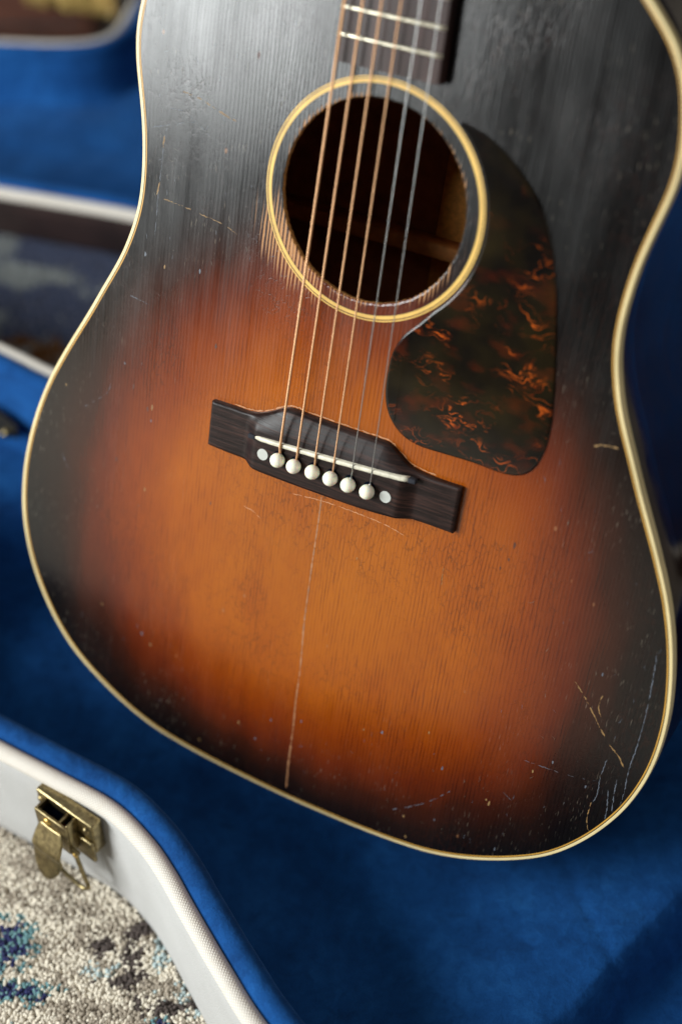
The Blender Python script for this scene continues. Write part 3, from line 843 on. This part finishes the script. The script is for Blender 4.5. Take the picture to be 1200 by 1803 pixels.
gv = np.vstack([np.c_[GP+gN*d, np.full(ng, z)] for d, z in rows])
gf = []
for j in range(len(rows)-1):
    for i in range(ng): a, b = j*ng+i, j*ng+(i+1) % ng; gf.append((a, b, b+ng, a+ng))
gf.append(tuple(range((len(rows)-1)*ng, len(rows)*ng)))
pg = gp(mesh_obj('pickguard', gv*MM, gf, M['guard'], None))
bm = bmesh.new(); bm.from_mesh(pg.data)
bmesh.ops.triangulate(bm, faces=[f for f in bm.faces if len(f.verts) > 4]); bm.to_mesh(pg.data); bm.free()
pg.data.polygons.foreach_set('use_smooth', [True]*len(pg.data.polygons)); pg.data.set_sharp_from_angle(angle=math.radians(40))
tag(pg, 'teardrop tortoiseshell pickguard with orange flames')

# bridge
up_e = [(-77, -131.5), (-65, -131.3), (-55.5, -131.3), (-48.3, -130), (-41.5, -127), (-33.6, -122.5), (-28, -120.8), (-17, -121.2), (3.7, -121.4), (24.2, -121.3), (31.5, -121.9), (38.5, -126.2), (46, -130.4), (59.4, -132), (76, -131.8)]
lo_e = [(-78, -158.5), (-64, -159.2), (-52.6, -159.4), (-45.6, -161.2), (-34.5, -161.8), (-5.4, -161.9), (22.8, -161.4), (39.8, -160.2), (56.6, -158.8), (75, -158.8)]
ue, le = catmull(up_e, 8, False), catmull(lo_e, 8, False)
NX, NY = 160, 40
bx0, bx1 = -77.5, 75.6
bv, bf = [], []
for i in range(NX+1):
    u = i/NX; x = bx0+(bx1-bx0)*u
    yu = np.interp(x, ue[:, 0], ue[:, 1]); yl = np.interp(x, le[:, 0], le[:, 1])
    cen = 1-float(sstep(43.5, 53.0, abs(x+1.0)))
    for j in range(NY+1):
        v = j/NY; y = yl+(yu-yl)*v
        hc = 8.3
        y_s = -138.5
        front = float(np.clip((y-y_s)/(yu-y_s), 0, 1)) if y > y_s else 0
        hc -= 4.6*front**1.8
        hw = 4.1+0.25*math.sin(u*50)*0.15
        h = hw+(hc-hw)*cen
        e = min(y-yl, yu-y, x-bx0, bx1-x); h -= 1.0*max(0, 1-e/1.0)**2
        bv.append((x, y, h))
for i in range(NX):
    for j in range(NY): a = i*(NY+1)+j; bf.append((a, a+NY+1, a+NY+2, a+1))
rim = [i*(NY+1) for i in range(NX+1)]+[NX*(NY+1)+j for j in range(1, NY+1)]+[i*(NY+1)+NY for i in range(NX-1, -1, -1)]+[j for j in range(NY-1, 0, -1)]
nb0 = len(bv)
for k in rim: bv.append((bv[k][0], bv[k][1], 0.0))
for k in range(len(rim)): k2 = (k+1) % len(rim); bf.append((rim[k], nb0+k, nb0+k2, rim[k2])[::-1])
brg = gp(mesh_obj('bridge', np.array(bv)*MM, bf, M['rosewood']))
brg.data.set_sharp_from_angle(angle=math.radians(55))
tag(brg, 'dark rosewood bridge with scooped wings')
def brs(o, loc=(0, 0, 0)): o.parent = brg; o.location = loc; return o
# saddle
A_, B_ = np.array([-45.5, -141.6]), np.array([47.5, -135.2]); dv = (B_-A_)/np.linalg.norm(B_-A_); nv_ = np.array([-dv[1], dv[0]])
sv, sf = [], []; NS = 40
for i in range(NS+1):
    t = i/NS; c = A_+(B_-A_)*t; hz = 8.9+1.9*(math.sin(math.pi*min(max(t, 0.02), 0.98)))**0.5*0.9+0.10*math.sin(i*1.7)
    if t < 0.05: hz -= 1.2*(1-t/0.05)
    if t > 0.97: hz -= 0.8*(t-0.97)/0.03
    for o_, z in ((-1.35, 5.0), (-1.35, hz-0.6), (-0.7, hz), (0.7, hz), (1.35, hz-0.6), (1.35, 5.0)): q = c+nv_*o_; sv.append((q[0], q[1], z))
for i in range(NS):
    for k in range(5): a = i*6+k; sf.append((a, a+6, a+7, a+1))
sf += [(0, 1, 2, 3, 4, 5), tuple(range(NS*6, NS*6+6))[::-1]]
brs(mesh_obj('saddle', np.array(sv)*MM, sf, M['bone']))
# saddle slot ends, darkened
for cx, cy in ((-47.6, -141.9), (49.6, -135.1)):
    bm = bmesh.new(); box(bm, Vector((cx, cy, 6.8))*MM, Vector((4.4, 2.6, 3.6))*MM, Matrix.Rotation(math.atan2(dv[1], dv[0]), 3, 'Z')); brs(bm_obj('slot_filler', bm, M['bone'] if False else M['seam'], None, 0.0004))
# pins
pins = [(-28.6, -149.0), (-18.3, -149.1), (-6.9, -148.7), (4.3, -148.6), (15.3, -148.5), (26.8, -148.4)]
pin_me = None
for i, (px, py) in enumerate(pins):
    if pin_me is None:
        pr = [(0, 4.15), (1.6, 3.85), (2.9, 3.0), (3.8, 1.7), (4.15, 0.1), (3.95, -1.4), (3.3, -2.6), (2.7, -3.1), (2.6, -4.4)]
        v, f = [], []; S = 28
        for r, z in pr:
            for k in range(S): a = 2*math.pi*k/S; v.append((r*math.cos(a)*MM, r*math.sin(a)*MM, z*MM))
        for j in range(len(pr)-1):
            for k in range(S): a = j*S+k; b = j*S+(k+1) % S; f.append((a, a+S, b+S, b))
        o = mesh_obj('bridge_pin', v, f, M['ivory']); pin_me = o.data
    else:
        o = bpy.data.objects.new('bridge_pin', pin_me); COL.objects.link(o)
    brs(o, Vector((px, py, 11.0+random.uniform(-0.35, 0.35)))*MM); o.rotation_euler = (random.uniform(-.08, .08), random.uniform(-.08, .08), random.random()*6)
    # flat black disc for the shade of the hole the pin sits in
    bm = bmesh.new(); bmesh.ops.create_circle(bm, cap_ends=True, segments=24, radius=0.0036)
    bmesh.ops.transform(bm, matrix=Matrix.Translation(Vector((px-0.2, py+1.3, 8.36))*MM), verts=bm.verts); brs(bm_obj('pin_hole_shade', bm, M['black'], None))
for px, py in ((-39.3, -150.0), (36.5, -149.0)):
    bm = bmesh.new(); bmesh.ops.create_cone(bm, cap_ends=True, segments=32, radius1=0.0034, radius2=0.0033, depth=0.0008)
    bmesh.ops.transform(bm, matrix=Matrix.Translation(Vector((px, py, 8.25))*MM), verts=bm.verts); brs(bm_obj('inlay_dot', bm, M['pearl'], None, 0, smooth=False))

# fingerboard, frets, neck, headstock
def yfret(k): return -133.0+628.6*2**(-k/12)
def hwid(y): return 21.5+(28.2-21.5)*(495.6-y)/(495.6-64.0)
v, f = [], []; ys_ = [64.0, 150, 250, 350, 495.6]
sect = lambda w: [(-w, 0.1), (-w, 6.2), (-w+0.8, 6.75), (0, 7.5), (w-0.8, 6.75), (w, 6.2), (w, 0.1)]
for y in ys_:
    for x, z in sect(hwid(y)): v.append((x*MM, y*MM, z*MM))
for i in range(len(ys_)-1):
    for k in range(6): a = i*7+k; f.append((a, a+1, a+8, a+7))
f += [tuple(range(7))[::-1], tuple(range((len(ys_)-1)*7, len(ys_)*7))]
fb = gp(mesh_obj('fingerboard', v, f, M['board'], None, smooth=False))
for k in range(1, 20):
    y = yfret(k); w = hwid(y)-0.3
    o = tube('fret', [(-w, y, 6.7), (-w*0.5, y, 7.35), (0, y, 7.55), (w*0.5, y, 7.35), (w, y, 6.7)], 1.05, M['nickel'], fb, 8, 4)
v, f = [], []
nk = [(100, 24, 66), (140, 24, 60), (165, 23.5, 30), (190, 23, 20), (350, 21.5, 18), (480, 20.5, 16), (498, 20.5, 15)]
for y, w, d in nk:
    for a in np.linspace(180, 360, 13): v.append((w*math.cos(math.radians(a))*MM, y*MM, (0.0+d*math.sin(math.radians(a))*0.99)*MM))
for i in range(len(nk)-1):
    for k in range(12): a = i*13+k; f.append((a, a+1, a+14, a+13))
f += [tuple(range(13)), tuple(range((len(nk)-1)*13, len(nk)*13))[::-1]]
for i in range(len(nk)-1): f.append((i*13, i*13+13, i*13+25, i*13+12))
neck_ = gp(mesh_obj('neck', v, f, M['side']))
neck_.data.materials[0] = M['side']
hp = [(-21, 497), (-30, 520), (-36, 560), (-34, 620), (-38, 672), (-20, 680), (0, 674), (20, 680), (38, 672), (34, 620), (36, 560), (30, 520), (21, 497)]
hv = [(x*MM, y*MM, (-2-(y-497)*0.25)*MM) for x, y in hp]+[(x*MM, y*MM, (-17-(y-497)*0.25)*MM) for x, y in hp]
nh = len(hp); hf = [tuple(range(nh))[::-1], tuple(range(nh, 2*nh))]+[(i, (i+1) % nh, nh+(i+1) % nh, nh+i) for i in range(nh)]
gp(mesh_obj('headstock', hv, hf, M['side'], None, smooth=False))
bm = bmesh.new(); box(bm, Vector((0, 498, 5))*MM, Vector((43, 5, 9))*MM); gp(bm_obj('nut', bm, M['bone'], None, 0.0008))

# strings: pin -> saddle -> nut -> head
rad = [0.72, 0.60, 0.50, 0.41, 0.27, 0.23]
for i in range(6):
    px, py = pins[i]; t = (px-A_[0])/(B_[0]-A_[0]); ysd = A_[1]+(B_[1]-A_[1])*t
    sx = [-28.0, -17.1, -6.0, 5.2, 16.3, 27.4][i]
    hz = 8.9+1.71*math.sin(math.pi*t)**0.5+rad[i]
    nx_ = -17.6+35.2*i/5
    r = rad[i]; m_ = M['bronze'] if i < 4 else M['steel']
    pts = [(px+0.5, py+2.6, 7.6), (px+0.3, py+3.6, 9.1), (sx, ysd-1.6, hz-0.45), (sx, ysd, hz), (sx+(nx_-sx)*0.02, ysd+12.7, hz-0.05)]
    cv = list(catmull(pts, 6, False)); cv.append(np.array([nx_, 497, 9.6+r*0.5])); cv.append(np.array([nx_*1.35, 560, -9]))
    rr = [r*1.15]*12+[r]*(len(cv)-12)
    P = np.array(cv)
    V, F = [], []; S = 10
    for k, p_ in enumerate(P):
        tg = P[min(k+1, len(P)-1)]-P[max(k-1, 0)]; tg /= np.linalg.norm(tg); a = np.cross(tg, [1, 0, 0.02]); a /= np.linalg.norm(a); b = np.cross(tg, a)
        for s in range(S): th = 2*math.pi*s/S; V.append(p_+rr[k]*(math.cos(th)*a+math.sin(th)*b))
    for k in range(len(P)-1):
        for s in range(S): a0 = k*S+s; a1 = k*S+(s+1) % S; F.append((a0, a1, a1+S, a0+S))
    o = gp(mesh_obj('string', np.array(V)*MM, F, m_)); tag(o, 'bronze wound string' if i < 4 else 'thin plain steel string')
    if i >= 4:   # ball-end twist by the pin
        bm = bmesh.new(); bmesh.ops.create_uvsphere(bm, u_segments=10, v_segments=6, radius=0.0008)
        bmesh.ops.transform(bm, matrix=Matrix.Translation(Vector((px+0.3, py+3.7, 9.3))*MM), verts=bm.verts); s_ = bm_obj('twist', bm, M['steel'], None); s_.parent = o

# scratches, cracks and dents in the lacquer: thin broken slivers lying on the top
def scratch_set(name, lines, mat, z, jit=0.14):
    V, F = [], []
    for pts, w, gap in lines:
        P = resample(catmull(pts, 8, False), max(4, int(1.6*np.sum(np.linalg.norm(np.diff(np.array(pts, float), axis=0), axis=1)))), False)
        P = P+rng.normal(0, jit, P.shape)
        T = np.gradient(P, axis=0); T /= np.maximum(np.linalg.norm(T, axis=1), 1e-6)[:, None]; N_ = np.c_[-T[:, 1], T[:, 0]]
        m_ = len(P); ph_ = rng.random()*50
        amp = fbm(np.arange(m_)*0.33+ph_, np.zeros(m_), 17, 3)
        ww = w*np.clip((amp-0.12-gap*0.52)*3.4, 0, 1.15)*(0.6+0.5*rng.random(m_))*np.minimum(1, np.minimum(np.arange(m_)+1, m_-np.arange(m_))/3.0)
        for i in range(m_-1):
            if ww[i]+ww[i+1] < 0.06: continue
            b = len(V)
            for k, sgn in ((i, 1), (i, -1), (i+1, -1), (i+1, 1)):
                q = P[k]+N_[k]*sgn*ww[k]*0.5; V.append((q[0], q[1], z))
            F.append((b, b+1, b+2, b+3))
    o = gp(mesh_obj(name, np.array(V)*MM, F, mat, None, smooth=False)); o['kind'] = 'stuff'; return o
crack = [(-4.2, -164.6), (-4.0, -183.1), (-4.1, -212.6), (-3.9, -235.2), (-3.6, -250.6), (-1.9, -281.7), (-1.8, -302.0), (-0.9, -322.5), (-0.6, -348.1), (0.4, -368.0)]
M['crack'] = mat_simple('glue_filled_crack', srgb(150, 104, 70), 0.5, nscale=200, namp=0.35)
M['gold_scr'] = mat_simple('bare_wood_scratch', srgb(132, 102, 60), 0.6, nscale=300, namp=0.3)
M['pale_scr'] = mat_simple('dull_lacquer_scratch', srgb(84, 90, 100), 0.5, nscale=300, namp=0.35)
M['pink_scr'] = mat_simple('pale_lacquer_scratch', srgb(182, 128, 88), 0.5, nscale=300, namp=0.3)
M['hair_scr'] = mat_simple('fine_lacquer_scuff', srgb(96, 88, 76), 0.55, nscale=300, namp=0.3)
M['dent'] = mat_simple('dark_dent', srgb(70, 34, 22), 0.5)
scratch_set('crack', [(crack, 0.95, 0.0)], M['crack'], 0.05, 0.05)
scratch_set('scratch', [
    ([(157.0, -219.0), (164.5, -226.6), (171.1, -234.6), (177.7, -242.6), (184.0, -249.0), (189.9, -253.7), (193.3, -258.5)], 0.9, 0.38),
    ([(172.7, -221.0), (172.2, -228.5), (174.7, -233.7)], 0.6, 0.2), ([(181.6, -287.5), (181.8, -298.5), (183.1, -303.9), (185.2, -307.2)], 0.6, 0.2),
    ([(-124.3, 5), (-124.6, -1.5)], 0.8, 0.1), ([(-125.0, -20), (-126.2, -27.5)], 0.9, 0.1),
    ([(-123.7, -28.3), (-110.1, -29.3), (-95.5, -31.1), (-82.8, -32.8), (-73.6, -36.3)], 0.6, 0.5), ([(-116.6, 29.7), (-107.1, 28.9), (-98.2, 26.5), (-87.5, 23.1), (-79.8, 21.6)], 0.7, 0.5),
    ([(137.3, -87.7), (141.8, -85.6), (149.2, -84.6)], 1.3, 0.3), ([(73.0, -182.3), (73.9, -192.6)], 0.4, 0.2)], M['gold_scr'], 0.06)
scratch_set('scratch', [
    ([(193.7, -185.1), (195.4, -201.8), (196.6, -219.2), (197.0, -233.5), (196.6, -248.6), (196.2, -260.1), (197.1, -273.1), (196.7, -282.2)], 0.55, 0.12),
    ([(183.8, -257.8), (182.8, -268.6), (183.6, -281.8), (181.9, -288.6)], 0.5, 0.12), ([(191.5, -267.0), (192.3, -277.4), (193.6, -288.5)], 0.6, 0.15), ([(188.6, -275.4), (190.5, -286.2), (191.1, -294.5)], 0.6, 0.15),
    ([(139.7, -279.2), (153.0, -278.2), (166.0, -276.9), (182.2, -273.1)], 0.4, 0.5), ([(70.5, -349.4), (80.6, -342.2), (91.8, -332.6), (102.9, -319.5)], 0.5, 0.45),
    ([(-123.2, 9.2), (-124.3, -1.5), (-124.7, -13.7), (-125.4, -26.2), (-125.4, -41.9), (-125.7, -51.6)], 0.35, 0.3), ([(-122.0, 19.8), (-111.4, 19.2), (-96.5, 10.8)], 0.35, 0.5),
    ([(-134.5, 6.7), (-110.9, 14.9), (-104.0, 15.6)], 0.35, 0.4), ([(-148.5, -139.2), (-149.7, -150.4), (-165.1, -164.5)], 0.5, 0.5), ([(-180.9, -197.9), (-176.0, -207.8), (-170.8, -209.8)], 0.6, 0.5),
    ([(-138.6, -87.9), (-126.1, -89.7)], 0.5, 0.4), ([(133.0, -305.2), (138.9, -308.4)], 0.5, 0.3)], M['pale_scr'], 0.055)
scratch_set('scratch', [([(-23.5, -171.6), (-6.0, -169.5), (8.3, -168.9), (26.0, -169.1), (40.1, -170.2), (47.3, -172.0)], 0.5, 0.15), ([(-33.5, -58.1), (-33.1, -70.6)], 0.5, 0.4), ([(-11.3, -67.4), (-11.7, -89.9)], 0.4, 0.5),
    ([(-53.4, -189.7), (-45.6, -191.2), (-39.5, -194.5)], 0.4, 0.4)], M['pink_scr'], 0.055)
hair = []
for _ in range(300):
    z_ = random.random()
    if z_ < 0.55: x, y = random.uniform(-138, -45), random.uniform(-62, 110)
    elif z_ < 0.8: x, y = random.uniform(110, 200), random.uniform(-320, -60)
    else: x, y = random.uniform(-190, 190), random.uniform(-366, -300)
    if min(np.hypot(OUT[:, 0]-x, OUT[:, 1]-y)) < 4 or math.hypot(x, y) < 64 or not inside(OUT[::6], np.array([x]), np.array([y]))[0]: continue
    a = random.gauss(math.pi/2, 0.16) if random.random() < 0.72 else random.uniform(0, math.pi); l = random.uniform(0.6, 2.6)
    hair.append(([(x, y), (x+l*math.cos(a), y+l*math.sin(a)), (x+1.6*l*math.cos(a+0.1), y+1.6*l*math.sin(a+0.1))], random.uniform(0.14, 0.36), 0.25))
scratch_set('scratch', hair[::2], M['pale_scr'], 0.05)
scratch_set('scratch', hair[1::2], M['hair_scr'], 0.05)
edge_line = [(x, y+0.7) for x, y in up_e[1:-1]]
scratch_set('scratch', [(edge_line, 0.75, 0.10)], M['pink_scr'], 0.05)
def speck_set(name, pts, mat, r0, r1, z):
    V, F = [], []
    for x, y in pts:
        k = 9; b = len(V); r = random.uniform(r0, r1); st_ = random.uniform(1.1, 2.2)
        for i in range(k):
            a = 2*math.pi*i/k; q = r*random.uniform(0.55, 1.15); V.append((x+q*math.cos(a)*0.75, y+q*math.sin(a)*st_, z))
        F.append(tuple(range(b, b+k)))
    o = gp(mesh_obj(name, np.array(V)*MM, F, mat, None, smooth=False)); o['kind'] = 'stuff'
light = [(-143.7, -293.6), (-112.7, -302.6), (-105.8, -308.1), (-95.1, -61.9), (22.5, -195.9), (3.7, -316.2), (44.1, -303.5), (55.5, -300.2), (83.5, -287.0), (95.4, -306.8), (126.6, -316.6), (169.8, -208.6), (146.4, -283.8), (155.9, -272.9), (124.5, -314.8), (-139.2, -129.3), (-118.5, -150.4), (-118.5, -158.7), (-119.0, -203.7), (-16.2, -324.6), (-37.9, -336.4), (-25.2, -342.6), (-63.9, -361.8), (176.5, -279.5), (78.3, -350.6), (97.1, -343.5), (81.8, -364.4), (135.9, -345.2), (-179.4, -155.1), (-130.8, -61.6), (-117.7, -65.5)]
dark = [(-151.8, -227.2), (-122.5, -215.7), (-73.5, -196.3), (-80.6, -101.0), (-72.7, 56.6), (-140.6, -190.9), (-127.7, -125.7), (-132.3, -141.3), (-121.5, -152.1), (107.4, -163.6), (108.8, -154.5), (103.9, -170.1)]
speck_set('chip', light[::2], M['gold_scr'], 0.5, 1.0, 0.05)
speck_set('chip', light[1::2], M['pale_scr'], 0.5, 0.95, 0.05)
speck_set('dent', dark, M['dent'], 0.7, 1.3, 0.05)
